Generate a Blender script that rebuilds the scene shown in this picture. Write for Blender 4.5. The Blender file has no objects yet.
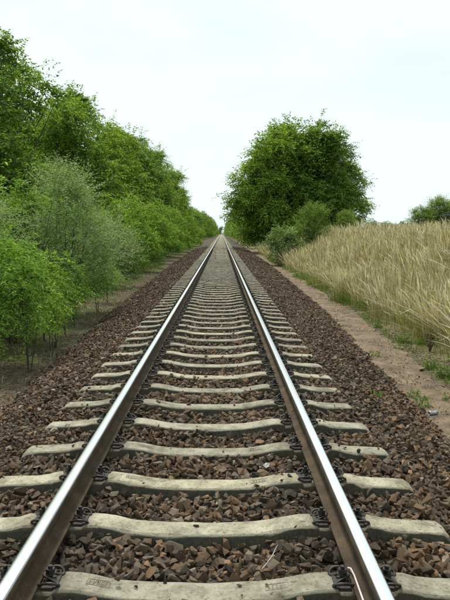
import bpy, bmesh, math, random
import numpy as np
from mathutils import Matrix, Vector, noise as mnoise

random.seed(7)
rng = np.random.default_rng(7)
R = math.radians
S = bpy.context.scene
COL = S.collection

# ------------------------------------------------------------------ camera
cam_d = bpy.data.cameras.new('camera')
cam = bpy.data.objects.new('camera', cam_d)
COL.objects.link(cam)
cam_d.sensor_fit = 'VERTICAL'
cam_d.sensor_height = 24.0
cam_d.sensor_width = 18.0
cam_d.lens = 24.0 * 628 / 600
cam_d.clip_start = 0.05
cam_d.clip_end = 6000
CX, CZ = 0.10, 1.56
cam.matrix_world = (Matrix.Translation((CX, 0, CZ)) @ Matrix.Rotation(-R(0.37), 4, 'Z')
                    @ Matrix.Rotation(R(90 - 6.13), 4, 'X') @ Matrix.Rotation(R(0.45), 4, 'Z'))
S.camera = cam

# ------------------------------------------------------------------ light
SUN_EL, SUN_AZ = 64.0, 338.0          # degrees; azimuth clockwise from +Y
world = bpy.data.worlds.new('World')
S.world = world
world.use_nodes = True
wn, wl = world.node_tree.nodes, world.node_tree.links
wn.clear()
w_out = wn.new('ShaderNodeOutputWorld')
w_bg = wn.new('ShaderNodeBackground')
w_bg.inputs['Strength'].default_value = 0.096
sky = wn.new('ShaderNodeTexSky')
sky.sky_type = 'NISHITA'
sky.sun_disc = False
sky.sun_elevation = R(SUN_EL)
sky.sun_rotation = R(SUN_AZ)
sky.air_density = 1.0
sky.dust_density = 1.5
tc = wn.new('ShaderNodeTexCoord')
mp = wn.new('ShaderNodeMapping')
mp.inputs['Scale'].default_value = (1.0, 1.0, 2.6)
mp.inputs['Location'].default_value = (0.15, 0.1, 0.30)
nz = wn.new('ShaderNodeTexNoise')
nz.inputs['Scale'].default_value = 1.7
nz.inputs['Detail'].default_value = 5
nz.inputs['Roughness'].default_value = 0.5
cr = wn.new('ShaderNodeValToRGB')
cr.color_ramp.elements[0].position = 0.30
cr.color_ramp.elements[0].color = (0.52, 0.52, 0.52, 1)
cr.color_ramp.elements[1].position = 0.50
cr.color_ramp.elements[1].color = (1, 1, 1, 1)
mx = wn.new('ShaderNodeMix')
mx.data_type = 'RGBA'
mx.inputs['B'].default_value = (7.1, 8.0, 8.0, 1)
wl.new(tc.outputs['Generated'], mp.inputs['Vector'])
wl.new(mp.outputs['Vector'], nz.inputs['Vector'])
wl.new(nz.outputs['Fac'], cr.inputs['Fac'])
wl.new(cr.outputs['Color'], mx.inputs['Factor'])
wl.new(sky.outputs['Color'], mx.inputs['A'])
wl.new(mx.outputs['Result'], w_bg.inputs['Color'])
wl.new(w_bg.outputs['Background'], w_out.inputs['Surface'])

sun_d = bpy.data.lights.new('sun', 'SUN')
sun_d.energy = 2.7
sun_d.angle = R(10)
sun_d.color = (1.0, 0.95, 0.86)
sun = bpy.data.objects.new('sun', sun_d)
COL.objects.link(sun)
sd = Vector((math.sin(R(SUN_AZ)) * math.cos(R(SUN_EL)), math.cos(R(SUN_AZ)) * math.cos(R(SUN_EL)), math.sin(R(SUN_EL))))
sun.rotation_euler = sd.to_track_quat('Z', 'Y').to_euler()

S.view_settings.view_transform = 'Standard'
S.view_settings.look = 'None'
S.view_settings.exposure = 0.50
S.view_settings.gamma = 1.0
S.render.engine = 'CYCLES'

# ------------------------------------------------------------------ helpers
def tag(o, label=None, cat=None, group=None, kind=None):
    if label: o['label'] = label
    if cat: o['category'] = cat
    if group: o['group'] = group
    if kind: o['kind'] = kind
    return o

def link(name, me, parent=None, loc=None):
    o = bpy.data.objects.new(name, me)
    COL.objects.link(o)
    if parent: o.parent = parent
    if loc is not None: o.location = loc
    return o

def empty(name, loc, rz=0.0):
    o = bpy.data.objects.new(name, None)
    o.empty_display_size = 0.1
    COL.objects.link(o)
    o.location = loc
    o.rotation_euler = (0, 0, rz)
    return o

def np_mesh(name, v, f, mats, k=None, midx=None, smooth=False, attrs=None):
    """v (N,3); f (M,k) all faces of the same size"""
    me = bpy.data.meshes.new(name)
    v = np.ascontiguousarray(v, dtype=np.float32)
    f = np.ascontiguousarray(f, dtype=np.int32)
    n, kk = f.shape
    me.vertices.add(len(v))
    me.vertices.foreach_set('co', v.ravel())
    me.loops.add(n * kk)
    me.loops.foreach_set('vertex_index', f.ravel())
    me.polygons.add(n)
    me.polygons.foreach_set('loop_start', np.arange(0, n * kk, kk, dtype=np.int32))
    me.polygons.foreach_set('loop_total', np.full(n, kk, dtype=np.int32))
    if midx is not None:
        me.polygons.foreach_set('material_index', np.ascontiguousarray(midx, dtype=np.int32))
    me.polygons.foreach_set('use_smooth', np.full(n, smooth, dtype=bool))
    for m in mats: me.materials.append(m)
    if attrs:
        for an, arr in attrs.items():
            a = me.attributes.new(an, 'FLOAT', 'POINT')
            a.data.foreach_set('value', np.ascontiguousarray(arr, dtype=np.float32))
    me.update(calc_edges=True)
    return me

def bm_mesh(name, bm, mats, smooth=False):
    me = bpy.data.meshes.new(name)
    for f in bm.faces: f.smooth = smooth
    bm.to_mesh(me); bm.free()
    for m in mats: me.materials.append(m)
    return me

def tube_np(path, radii, sides=6):
    """tube along a polyline, arrays of verts and quads, closed by pinching"""
    P = np.asarray(path, float); n = len(P)
    rad = np.asarray(radii, float) if np.ndim(radii) else np.full(n, radii)
    T = np.gradient(P, axis=0)
    T /= np.linalg.norm(T, axis=1)[:, None] + 1e-9
    ref = np.array([0, 0, 1.0]) if abs(T[0][2]) < 0.9 else np.array([1.0, 0, 0])
    out = []
    u = np.cross(T[0], ref); u /= np.linalg.norm(u)
    a = np.linspace(0, 2 * np.pi, sides, endpoint=False)
    for i in range(n):
        u = u - T[i] * np.dot(u, T[i]); u /= np.linalg.norm(u) + 1e-9
        w = np.cross(T[i], u)
        out.append(P[i] + rad[i] * (np.cos(a)[:, None] * u + np.sin(a)[:, None] * w))
    V = np.concatenate(out)
    F = []
    for i in range(n - 1):
        for j in range(sides):
            F.append([i * sides + j, i * sides + (j + 1) % sides, (i + 1) * sides + (j + 1) % sides, (i + 1) * sides + j])
    # end caps as fans to a centre point
    c0 = len(V); V = np.vstack([V, P[0], P[-1]])
    for j in range(0, sides):
        F.append([c0, (j + 1) % sides, j, c0]) if False else None
    return V, [f for f in F if f]

def join(parts):
    V, F, o = [], [], 0
    for v, f in parts:
        V.append(np.asarray(v)); F.append(np.asarray(f) + o); o += len(v)
    return np.concatenate(V), np.concatenate(F)

# ------------------------------------------------------------------ materials
def mat_new(name):
    m = bpy.data.materials.new(name)
    m.use_nodes = True
    nt = m.node_tree
    b = nt.nodes['Principled BSDF']
    return m, nt.nodes, nt.links, b

def ramp(n, stops, interp='LINEAR'):
    r = n.new('ShaderNodeValToRGB')
    r.color_ramp.interpolation = interp
    e = r.color_ramp.elements
    while len(e) > 1: e.remove(e[-1])
    e[0].position = stops[0][0]; e[0].color = (*stops[0][1], 1)
    for p, c in stops[1:]:
        x = e.new(p); x.color = (*c, 1)
    return r

def noise(n, l, vec, scale, detail=4, rough=0.55):
    t = n.new('ShaderNodeTexNoise')
    t.inputs['Scale'].default_value = scale
    t.inputs['Detail'].default_value = detail
    t.inputs['Roughness'].default_value = rough
    if vec is not None: l.new(vec, t.inputs['Vector'])
    return t

def mixc(n, l, fac, a, b, mode='MIX'):
    m = n.new('ShaderNodeMix'); m.data_type = 'RGBA'; m.blend_type = mode
    for key, val in (('Factor', fac), ('A', a), ('B', b)):
        if isinstance(val, (int, float)): m.inputs[key].default_value = val
        elif isinstance(val, tuple): m.inputs[key].default_value = (*val, 1)
        else: l.new(val, m.inputs[key])
    return m.outputs['Result']

def math_(n, l, op, a, b=None, clamp=False):
    m = n.new('ShaderNodeMath'); m.operation = op; m.use_clamp = clamp
    for i, v in enumerate((a, b)):
        if v is None: continue
        if isinstance(v, (int, float)): m.inputs[i].default_value = v
        else: l.new(v, m.inputs[i])
    return m.outputs[0]

def bump(n, l, h, b, strength=0.3, dist=0.01):
    k = n.new('ShaderNodeBump')
    k.inputs['Strength'].default_value = strength
    k.inputs['Distance'].default_value = dist
    l.new(h, k.inputs['Height']); l.new(k.outputs['Normal'], b.inputs['Normal'])

def island_rand(n, l, extra=True):
    g = n.new('ShaderNodeNewGeometry')
    if not extra: return g.outputs['Random Per Island']
    oi = n.new('ShaderNodeObjectInfo')
    s = math_(n, l, 'ADD', g.outputs['Random Per Island'], oi.outputs['Random'])
    return math_(n, l, 'FRACT', s)

def stone_material(name='ballast stone'):
    m, n, l, b = mat_new(name)
    r = island_rand(n, l)
    c = ramp(n, [(0.0, (0.020, 0.017, 0.012)), (0.16, (0.078, 0.054, 0.032)), (0.34, (0.132, 0.084, 0.046)),
                 (0.50, (0.048, 0.041, 0.030)), (0.66, (0.185, 0.116, 0.060)), (0.82, (0.112, 0.090, 0.062)),
                 (0.95, (0.15, 0.125, 0.088)), (1.0, (0.27, 0.25, 0.19))])
    l.new(r, c.inputs['Fac'])
    co = n.new('ShaderNodeTexCoord')
    n1 = noise(n, l, co.outputs['Object'], 22, 5)
    r1 = ramp(n, [(0.3, (0.62, 0.6, 0.6)), (0.7, (1.35, 1.25, 1.2))])
    l.new(n1.outputs['Fac'], r1.inputs['Fac'])
    n2 = noise(n, l, co.outputs['Object'], 140, 3)
    r2 = ramp(n, [(0.35, (0.75, 0.75, 0.75)), (0.7, (1.25, 1.25, 1.25))])
    l.new(n2.outputs['Fac'], r2.inputs['Fac'])
    o = mixc(n, l, 1.0, c.outputs['Color'], r1.outputs['Color'], 'MULTIPLY')
    o = mixc(n, l, 1.0, o, r2.outputs['Color'], 'MULTIPLY')
    # grease and brake dust thrown on the stones close to the rails
    ge = n.new('ShaderNodeNewGeometry'); sp = n.new('ShaderNodeSeparateXYZ'); l.new(ge.outputs['Position'], sp.inputs[0])
    dx = math_(n, l, 'ABSOLUTE', math_(n, l, 'SUBTRACT', math_(n, l, 'ABSOLUTE', sp.outputs['X']), 0.75))
    mg = n.new('ShaderNodeMapRange'); mg.inputs['From Min'].default_value = 0.34; mg.inputs['From Max'].default_value = 0.10
    mg.inputs['To Max'].default_value = 0.6
    l.new(math_(n, l, 'ADD', dx, math_(n, l, 'MULTIPLY', math_(n, l, 'SUBTRACT', n1.outputs['Fac'], .5), .3)), mg.inputs['Value'])
    o = mixc(n, l, mg.outputs[0], o, (0.030, 0.024, 0.019))
    big = noise(n, l, ge.outputs['Position'], 1.1, 4)
    rb = ramp(n, [(0.3, (0.75, 0.78, 0.8)), (0.7, (1.25, 1.18, 1.1))]); l.new(big.outputs['Fac'], rb.inputs['Fac'])
    o = mixc(n, l, 1.0, o, rb.outputs['Color'], 'MULTIPLY')
    l.new(o, b.inputs['Base Color'])
    b.inputs['Roughness'].default_value = 0.78
    b.inputs['Specular IOR Level'].default_value = 0.35
    bump(n, l, n2.outputs['Fac'], b, 0.5, 0.004)
    return m

def bed_material():
    m, n, l, b = mat_new('ballast bed')
    co = n.new('ShaderNodeTexCoord')
    v = n.new('ShaderNodeTexVoronoi'); v.inputs['Scale'].default_value = 19
    l.new(co.outputs['Object'], v.inputs['Vector'])
    sep = n.new('ShaderNodeSeparateColor'); l.new(v.outputs['Color'], sep.inputs['Color'])
    c = ramp(n, [(0.0, (0.016, 0.012, 0.009)), (0.3, (0.058, 0.038, 0.025)), (0.6, (0.042, 0.031, 0.023)), (0.85, (0.095, 0.063, 0.040)), (1, (0.15, 0.12, 0.09))])
    l.new(sep.outputs[0], c.inputs['Fac'])
    nn = noise(n, l, co.outputs['Object'], 0.9, 4)
    rr = ramp(n, [(0.3, (0.8, 0.8, 0.8)), (0.7, (1.15, 1.1, 1.1))]); l.new(nn.outputs['Fac'], rr.inputs['Fac'])
    l.new(mixc(n, l, 1.0, c.outputs['Color'], rr.outputs['Color'], 'MULTIPLY'), b.inputs['Base Color'])
    b.inputs['Roughness'].default_value = 0.9
    bump(n, l, v.outputs['Distance'], b, 0.9, 0.03)
    return m

def concrete_material(row=None):
    m, n, l, b = mat_new('weathered concrete')
    co = n.new('ShaderNodeTexCoord'); oi = n.new('ShaderNodeObjectInfo')
    add = n.new('ShaderNodeVectorMath'); add.operation = 'ADD'
    sc = n.new('ShaderNodeVectorMath'); sc.operation = 'SCALE'; sc.inputs[0].default_value = (31, 17, 9)
    l.new(oi.outputs['Random'], sc.inputs['Scale'])
    l.new(co.outputs['Object'], add.inputs[0]); l.new(sc.outputs[0], add.inputs[1])
    vec = add.outputs[0]
    n1 = noise(n, l, vec, 7, 8, 0.72)
    c = ramp(n, [(0.30, (0.098, 0.086, 0.058)), (0.43, (0.225, 0.208, 0.155)), (0.58, (0.34, 0.32, 0.245)), (0.78, (0.43, 0.41, 0.33))])
    l.new(n1.outputs['Fac'], c.inputs['Fac'])
    n2 = noise(n, l, vec, 55, 4, 0.65)
    s2 = ramp(n, [(0.30, (0.45, 0.42, 0.36)), (0.46, (1, 1, 1)), (1.0, (1.06, 1.06, 1.05))])
    l.new(n2.outputs['Fac'], s2.inputs['Fac'])
    o = mixc(n, l, 1.0, c.outputs['Color'], s2.outputs['Color'], 'MULTIPLY')
    ro = ramp(n, [(0.0, (0.78, 0.78, 0.76)), (0.5, (1, 1, 1)), (1.0, (1.12, 1.1, 1.04))]); l.new(oi.outputs['Random'], ro.inputs['Fac'])
    o = mixc(n, l, 1.0, o, ro.outputs['Color'], 'MULTIPLY')
    v = n.new('ShaderNodeTexVoronoi'); v.feature = 'DISTANCE_TO_EDGE'; v.inputs['Scale'].default_value = 2.2; l.new(vec, v.inputs['Vector'])
    ck = n.new('ShaderNodeMapRange'); ck.inputs['From Min'].default_value = 0.006; ck.inputs['From Max'].default_value = 0.001
    l.new(math_(n, l, 'ADD', v.outputs['Distance'], math_(n, l, 'MULTIPLY', math_(n, l, 'SUBTRACT', n1.outputs['Fac'], .42), .03, True)), ck.inputs['Value'])
    o = mixc(n, l, math_(n, l, 'MULTIPLY', ck.outputs[0], .55), o, (0.07, 0.06, 0.045))
    # algae, dirt and painted-in shade darken the flanks, below the worn top (ragged edge)
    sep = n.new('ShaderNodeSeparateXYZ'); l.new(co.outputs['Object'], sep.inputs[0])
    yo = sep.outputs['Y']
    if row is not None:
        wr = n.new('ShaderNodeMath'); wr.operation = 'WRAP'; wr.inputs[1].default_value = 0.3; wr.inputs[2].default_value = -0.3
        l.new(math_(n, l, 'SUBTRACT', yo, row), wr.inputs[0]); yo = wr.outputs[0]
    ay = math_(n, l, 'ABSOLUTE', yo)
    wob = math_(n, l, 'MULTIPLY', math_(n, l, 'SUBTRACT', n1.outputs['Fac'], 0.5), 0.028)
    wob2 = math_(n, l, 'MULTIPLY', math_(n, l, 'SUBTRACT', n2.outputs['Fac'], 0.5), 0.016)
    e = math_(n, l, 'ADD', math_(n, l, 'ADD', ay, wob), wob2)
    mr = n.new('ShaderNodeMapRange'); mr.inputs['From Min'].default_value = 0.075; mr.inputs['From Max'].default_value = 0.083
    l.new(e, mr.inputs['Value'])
    stain_shade = ramp(n, [(0.3, (0.020, 0.019, 0.013)), (0.55, (0.050, 0.048, 0.034)), (0.8, (0.060, 0.062, 0.036))])
    l.new(n2.outputs['Fac'], stain_shade.inputs['Fac'])
    o = mixc(n, l, math_(n, l, 'MULTIPLY', mr.outputs[0], 0.95), o, stain_shade.outputs['Color'])
    # rust brown wash close to the rails
    ax = math_(n, l, 'ABSOLUTE', sep.outputs['X'])
    dx = math_(n, l, 'ABSOLUTE', math_(n, l, 'SUBTRACT', ax, 0.7515))
    m2 = n.new('ShaderNodeMapRange'); m2.inputs['From Min'].default_value = 0.20; m2.inputs['From Max'].default_value = 0.10
    l.new(math_(n, l, 'ADD', dx, wob), m2.inputs['Value'])
    o = mixc(n, l, math_(n, l, 'MULTIPLY', m2.outputs[0], 0.6), o, (0.085, 0.065, 0.045))
    l.new(o, b.inputs['Base Color'])
    b.inputs['Roughness'].default_value = 0.9
    b.inputs['Specular IOR Level'].default_value = 0.25
    bump(n, l, n2.outputs['Fac'], b, 0.55, 0.006)
    return m

def rail_side_material():
    m, n, l, b = mat_new('rusty rail side')
    co = n.new('ShaderNodeTexCoord')
    n1 = noise(n, l, co.outputs['Object'], 7, 6, 0.65)
    c = ramp(n, [(0.3, (0.040, 0.030, 0.019)), (0.55, (0.078, 0.055, 0.034)), (0.8, (0.135, 0.090, 0.052))])
    l.new(n1.outputs['Fac'], c.inputs['Fac'])
    n2 = noise(n, l, co.outputs['Object'], 120, 3)
    r2 = ramp(n, [(0.35, (0.8, 0.8, 0.8)), (0.7, (1.2, 1.2, 1.2))]); l.new(n2.outputs['Fac'], r2.inputs['Fac'])
    l.new(mixc(n, l, 1.0, c.outputs['Color'], r2.outputs['Color'], 'MULTIPLY'), b.inputs['Base Color'])
    b.inputs['Roughness'].default_value = 0.85
    b.inputs['Specular IOR Level'].default_value = 0.2
    bump(n, l, n2.outputs['Fac'], b, 0.3, 0.002)
    return m

def rail_top_material():
    m, n, l, b = mat_new('polished rail head')
    co = n.new('ShaderNodeTexCoord')
    mpn = n.new('ShaderNodeMapping'); mpn.inputs['Scale'].default_value = (120, 0.12, 1)
    l.new(co.outputs['Object'], mpn.inputs['Vector'])
    n1 = noise(n, l, mpn.outputs['Vector'], 1.0, 3)
    b.inputs['Metallic'].default_value = 1.0
    c = ramp(n, [(0.34, (0.52, 0.56, 0.60)), (0.44, (0.86, 0.88, 0.90)), (0.7, (0.97, 0.98, 0.98))])
    l.new(n1.outputs['Fac'], c.inputs['Fac'])
    sx = n.new('ShaderNodeSeparateXYZ'); l.new(co.outputs['Object'], sx.inputs[0])
    nb = noise(n, l, co.outputs['Object'], 1.3, 5)
    ed = math_(n, l, 'ADD', math_(n, l, 'ABSOLUTE', sx.outputs['X']), math_(n, l, 'MULTIPLY', math_(n, l, 'SUBTRACT', nb.outputs['Fac'], .5), .010))
    me_ = n.new('ShaderNodeMapRange'); me_.inputs['From Min'].default_value = 0.0235; me_.inputs['From Max'].default_value = 0.0275; l.new(ed, me_.inputs['Value'])
    l.new(mixc(n, l, math_(n, l, 'MULTIPLY', me_.outputs[0], .75), c.outputs['Color'], (0.20, 0.185, 0.17)), b.inputs['Base Color'])
    rr = n.new('ShaderNodeMapRange'); rr.inputs['To Min'].default_value = 0.36; rr.inputs['To Max'].default_value = 0.24
    l.new(n1.outputs['Fac'], rr.inputs['Value']); l.new(rr.outputs[0], b.inputs['Roughness'])
    return m

def dull_steel(name, col, rough=0.6, metal=0.4):
    m, n, l, b = mat_new(name)
    co = n.new('ShaderNodeTexCoord')
    n1 = noise(n, l, co.outputs['Object'], 60, 4)
    c = ramp(n, [(0.3, tuple(x * 0.55 for x in col)), (0.7, tuple(x * 1.5 for x in col))])
    l.new(n1.outputs['Fac'], c.inputs['Fac']); l.new(c.outputs['Color'], b.inputs['Base Color'])
    b.inputs['Roughness'].default_value = rough; b.inputs['Metallic'].default_value = metal
    bump(n, l, n1.outputs['Fac'], b, 0.3, 0.001)
    return m

def leaf_material(name, stops, trans=0.35, rough=0.5, spec=0.3, clump=1.0):
    """leaf colour varies leaf by leaf and shoot by shoot"""
    m, n, l, b = mat_new(name)
    r = island_rand(n, l)
    c = ramp(n, stops)
    co = n.new('ShaderNodeTexCoord')
    n1 = noise(n, l, co.outputs['Object'], clump, 3)
    f = math_(n, l, 'ADD', math_(n, l, 'MULTIPLY', r, 0.5), math_(n, l, 'MULTIPLY', n1.outputs['Fac'], 0.5))
    l.new(f, c.inputs['Fac'])
    oi = n.new('ShaderNodeObjectInfo')
    rr = ramp(n, [(0.0, (0.86, 0.90, 0.85)), (0.5, (1, 1, 1)), (1.0, (1.18, 1.10, 0.95))])
    l.new(oi.outputs['Random'], rr.inputs['Fac'])
    col = mixc(n, l, 1.0, c.outputs['Color'], rr.outputs['Color'], 'MULTIPLY')
    l.new(col, b.inputs['Base Color'])
    b.inputs['Roughness'].default_value = rough
    b.inputs['Specular IOR Level'].default_value = spec
    t = n.new('ShaderNodeBsdfTranslucent')
    hs = mixc(n, l, 1.0, col, (1.25, 1.2, 0.55), 'MULTIPLY')
    l.new(hs, t.inputs['Color'])
    ms = n.new('ShaderNodeMixShader'); ms.inputs[0].default_value = trans
    out = n['Material Output']
    l.new(b.outputs[0], ms.inputs[1]); l.new(t.outputs[0], ms.inputs[2]); l.new(ms.outputs[0], out.inputs['Surface'])
    return m

def bark_material(name, a, c2):
    m, n, l, b = mat_new(name)
    co = n.new('ShaderNodeTexCoord')
    n1 = noise(n, l, co.outputs['Object'], 9, 5)
    c = ramp(n, [(0.3, a), (0.7, c2)])
    l.new(n1.outputs['Fac'], c.inputs['Fac']); l.new(c.outputs['Color'], b.inputs['Base Color'])
    b.inputs['Roughness'].default_value = 0.9
    bump(n, l, n1.outputs['Fac'], b, 0.5, 0.02)
    return m

def ground_material():
    m, n, l, b = mat_new('earth and litter')
    co = n.new('ShaderNodeTexCoord')
    n1 = noise(n, l, co.outputs['Object'], 0.7, 6, 0.65)
    n2 = noise(n, l, co.outputs['Object'], 9, 6, 0.7)
    n3 = noise(n, l, co.outputs['Object'], 60, 4, 0.7)
    soil = ramp(n, [(0.3, (0.055, 0.040, 0.026)), (0.5, (0.125, 0.095, 0.062)), (0.7, (0.22, 0.175, 0.12))])
    l.new(n2.outputs['Fac'], soil.inputs['Fac'])
    green = ramp(n, [(0.3, (0.05, 0.085, 0.02)), (0.7, (0.13, 0.18, 0.055))])
    l.new(n3.outputs['Fac'], green.inputs['Fac'])
    f = ramp(n, [(0.50, (0, 0, 0)), (0.60, (1, 1, 1))])
    l.new(math_(n, l, 'ADD', math_(n, l, 'MULTIPLY', n1.outputs['Fac'], 0.6), math_(n, l, 'MULTIPLY', n2.outputs['Fac'], 0.4)), f.inputs['Fac'])
    o = mixc(n, l, f.outputs['Color'], soil.outputs['Color'], green.outputs['Color'])
    # the bank and the field beyond are under dry grass
    sep = n.new('ShaderNodeSeparateXYZ'); l.new(co.outputs['Object'], sep.inputs[0])
    mr = n.new('ShaderNodeMapRange'); mr.inputs['From Min'].default_value = 3.6; mr.inputs['From Max'].default_value = 4.6
    l.new(math_(n, l, 'ADD', sep.outputs['X'], n1.outputs['Fac']), mr.inputs['Value'])
    straw = ramp(n, [(0.3, (0.14, 0.12, 0.05)), (0.55, (0.24, 0.20, 0.10)), (0.75, (0.33, 0.27, 0.14))])
    l.new(n2.outputs['Fac'], straw.inputs['Fac'])
    o = mixc(n, l, mr.outputs[0], o, straw.outputs['Color'])
    sp = ramp(n, [(0.3, (0.6, 0.6, 0.6)), (0.7, (1.35, 1.35, 1.35))]); l.new(n3.outputs['Fac'], sp.inputs['Fac'])
    l.new(mixc(n, l, 1.0, o, sp.outputs['Color'], 'MULTIPLY'), b.inputs['Base Color'])
    b.inputs['Roughness'].default_value = 0.95
    b.inputs['Specular IOR Level'].default_value = 0.15
    bump(n, l, n3.outputs['Fac'], b, 0.8, 0.02)
    return m

def path_material():
    m, n, l, b = mat_new('trodden red earth')
    co = n.new('ShaderNodeTexCoord')
    n1 = noise(n, l, co.outputs['Object'], 2.6, 8, 0.72)
    n3 = noise(n, l, co.outputs['Object'], 45, 5, 0.75)
    c = ramp(n, [(0.34, (0.080, 0.060, 0.036)), (0.5, (0.180, 0.126, 0.077)), (0.66, (0.27, 0.197, 0.125))])
    l.new(n1.outputs['Fac'], c.inputs['Fac'])
    sp = ramp(n, [(0.28, (0.45, 0.42, 0.4)), (0.48, (1, 1, 1)), (0.75, (1.25, 1.25, 1.25))]); l.new(n3.outputs['Fac'], sp.inputs['Fac'])
    l.new(mixc(n, l, 1.0, c.outputs['Color'], sp.outputs['Color'], 'MULTIPLY'), b.inputs['Base Color'])
    b.inputs['Roughness'].default_value = 0.95
    bump(n, l, n3.outputs['Fac'], b, 0.9, 0.02)
    return m

M_STONE = stone_material()
M_BED = bed_material()
M_GRAVEL = dull_steel('pale gravel', (0.17, 0.145, 0.12), 0.9, 0.0)
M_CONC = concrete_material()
M_RSIDE = rail_side_material()
M_RTOP = rail_top_material()
M_CLIP = dull_steel('dark spring steel', (0.040, 0.032, 0.027), 0.5, 0.35)
M_BOLT = dull_steel('oily bolt steel', (0.045, 0.042, 0.042), 0.35, 0.6)
M_PLATE = dull_steel('dark guide plate', (0.035, 0.030, 0.026), 0.75, 0.0)
M_GROUND = ground_material()
M_PATH = path_material()
M_BARK = bark_material('grey brown bark', (0.045, 0.036, 0.028), (0.12, 0.10, 0.08))
M_STEM = bark_material('thin dark stem', (0.030, 0.024, 0.018), (0.075, 0.060, 0.045))
M_TREE = leaf_material('tree leaf', [(0.28, (0.055, 0.12, 0.017)), (0.5, (0.15, 0.27, 0.041)), (0.7, (0.29, 0.43, 0.082))], 0.44, 0.45, 0.35, 0.6)
M_DTREE = leaf_material('dark tree leaf', [(0.28, (0.045, 0.10, 0.016)), (0.5, (0.13, 0.24, 0.038)), (0.7, (0.25, 0.38, 0.072))], 0.42, 0.45, 0.35, 0.6)
M_BRIGHT = leaf_material('bright shrub leaf', [(0.28, (0.085, 0.18, 0.022)), (0.5, (0.17, 0.32, 0.048)), (0.72, (0.34, 0.50, 0.11))], 0.45, 0.5, 0.3, 1.2)
M_WILLOW = leaf_material('silvery willow leaf', [(0.28, (0.11, 0.19, 0.06)), (0.5, (0.25, 0.36, 0.15)), (0.72, (0.55, 0.63, 0.42))], 0.32, 0.45, 0.4, 1.2)
M_OLIVE = leaf_material('olive bush leaf', [(0.25, (0.075, 0.135, 0.028)), (0.5, (0.17, 0.26, 0.058)), (0.72, (0.32, 0.42, 0.115))], 0.36, 0.5, 0.3, 1.0)
M_GREY = leaf_material('grey green bush leaf', [(0.28, (0.07, 0.13, 0.035)), (0.5, (0.17, 0.26, 0.085)), (0.72, (0.36, 0.46, 0.20))], 0.32, 0.5, 0.3, 1.0)
M_WEED = leaf_material('weed leaf', [(0.2, (0.060, 0.12, 0.020)), (0.5, (0.12, 0.21, 0.035)), (0.8, (0.21, 0.29, 0.07))], 0.35, 0.5, 0.3, 4)
M_STRAW = leaf_material('ripe grass', [(0.25, (0.20, 0.17, 0.085)), (0.42, (0.38, 0.33, 0.22)), (0.58, (0.57, 0.50, 0.37)), (0.75, (0.84, 0.78, 0.65))], 0.30, 0.55, 0.25, 1.6)
M_GREENG = leaf_material('green grass', [(0.25, (0.075, 0.125, 0.025)), (0.5, (0.16, 0.22, 0.05)), (0.75, (0.30, 0.34, 0.11))], 0.35, 0.5, 0.25, 0.7)
M_OLD = leaf_material('old brown stalk', [(0.25, (0.10, 0.075, 0.04)), (0.5, (0.21, 0.155, 0.085)), (0.75, (0.36, 0.27, 0.16))], 0.2, 0.7, 0.15, 1.5)
M_DEAD = leaf_material('dead stalk', [(0.2, (0.035, 0.025, 0.02)), (0.8, (0.10, 0.075, 0.05))], 0.1, 0.8, 0.1, 3)

# ------------------------------------------------------------------ terrain shape
GZ = -0.42
def sstep(a, b, x):
    t = np.clip((x - a) / (b - a), 0, 1)
    return t * t * (3 - 2 * t)

def ground_z(x, y):
    x = np.asarray(x, float); y = np.asarray(y, float)
    z = GZ + 1.30 * sstep(3.9, 7.6, x + 0.25 * np.sin(y * 0.23)) + 0.35 * sstep(-3.2, -8.5, x)
    far = sstep(3.9, 6.0, x) + sstep(-3.2, -5.0, x)
    z = z + 0.20 * sstep(6.5, 9.5, x)
    z = z + far * (0.06 * np.sin(x * 0.9 + y * 0.37) + 0.05 * np.sin(y * 0.71 - x * 0.5))
    z = z + sstep(60, 160, y) * sstep(8, 30, np.abs(x)) * 0.0
    return z

EDGE_Y = [0, 6.7, 15, 40, 80, 700]
def xl(y): return -np.interp(y, EDGE_Y, [2.15, 2.30, 2.60, 2.95, 3.0, 3.0])
def xr(y): return np.interp(y, EDGE_Y, [2.15, 2.32, 2.75, 3.15, 3.2, 3.2])

def ballast_z(x, y):
    """mean top of the stone layer"""
    x = np.asarray(x, float); y = np.asarray(y, float)
    L, Rr = -xl(y), xr(y)
    e = np.where(x < 0, L, Rr)
    t = np.clip((np.abs(x) - 1.62) / (e - 1.62), 0, 1.2)
    z = -0.055 - (0.342) * t ** 1.15 + 0.018 * np.exp(-((np.abs(x) - .5) / .13) ** 2) - 0.018 * np.exp(-(x / .33) ** 4) - 0.012 * (sstep(12, 25, y)) * (np.abs(x) < 1.3)
    z = z + 0.012 * np.sin(x * 5.1 + y * 3.3) + 0.012 * np.sin(y * 7.7 - x * 2.1)
    return z

def grid_mesh(name, X, Y, zf, mats, smooth=True):
    """X (ny,nx) and Y (ny,nx) arrays"""
    ny, nx = X.shape
    V = np.stack([X, Y, zf(X, Y)], -1).reshape(-1, 3)
    i = np.arange(ny - 1)[:, None] * nx + np.arange(nx - 1)[None, :]
    F = np.stack([i, i + 1, i + 1 + nx, i + nx], -1).reshape(-1, 4)
    return np_mesh(name, V, F, mats, smooth=smooth)

xs = np.concatenate([[-2500, -900, -300, -120, -60, -35, -22], np.arange(-16, 18.01, 0.4), [22, 30, 45, 80, 160, 400, 1000, 2500]])
ys = np.concatenate([[-60, -30, -15, -8], np.arange(-4, 60, 0.6), np.arange(60, 200, 5), [220, 260, 320, 420, 600, 900, 1500, 3500]])
X, Y = np.meshgrid(xs, ys)
ground = tag(link('ground', grid_mesh('ground', X, Y, ground_z, [M_GROUND])), 'bare earth with litter and moss, rising to a bank on the right', kind='structure')

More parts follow.
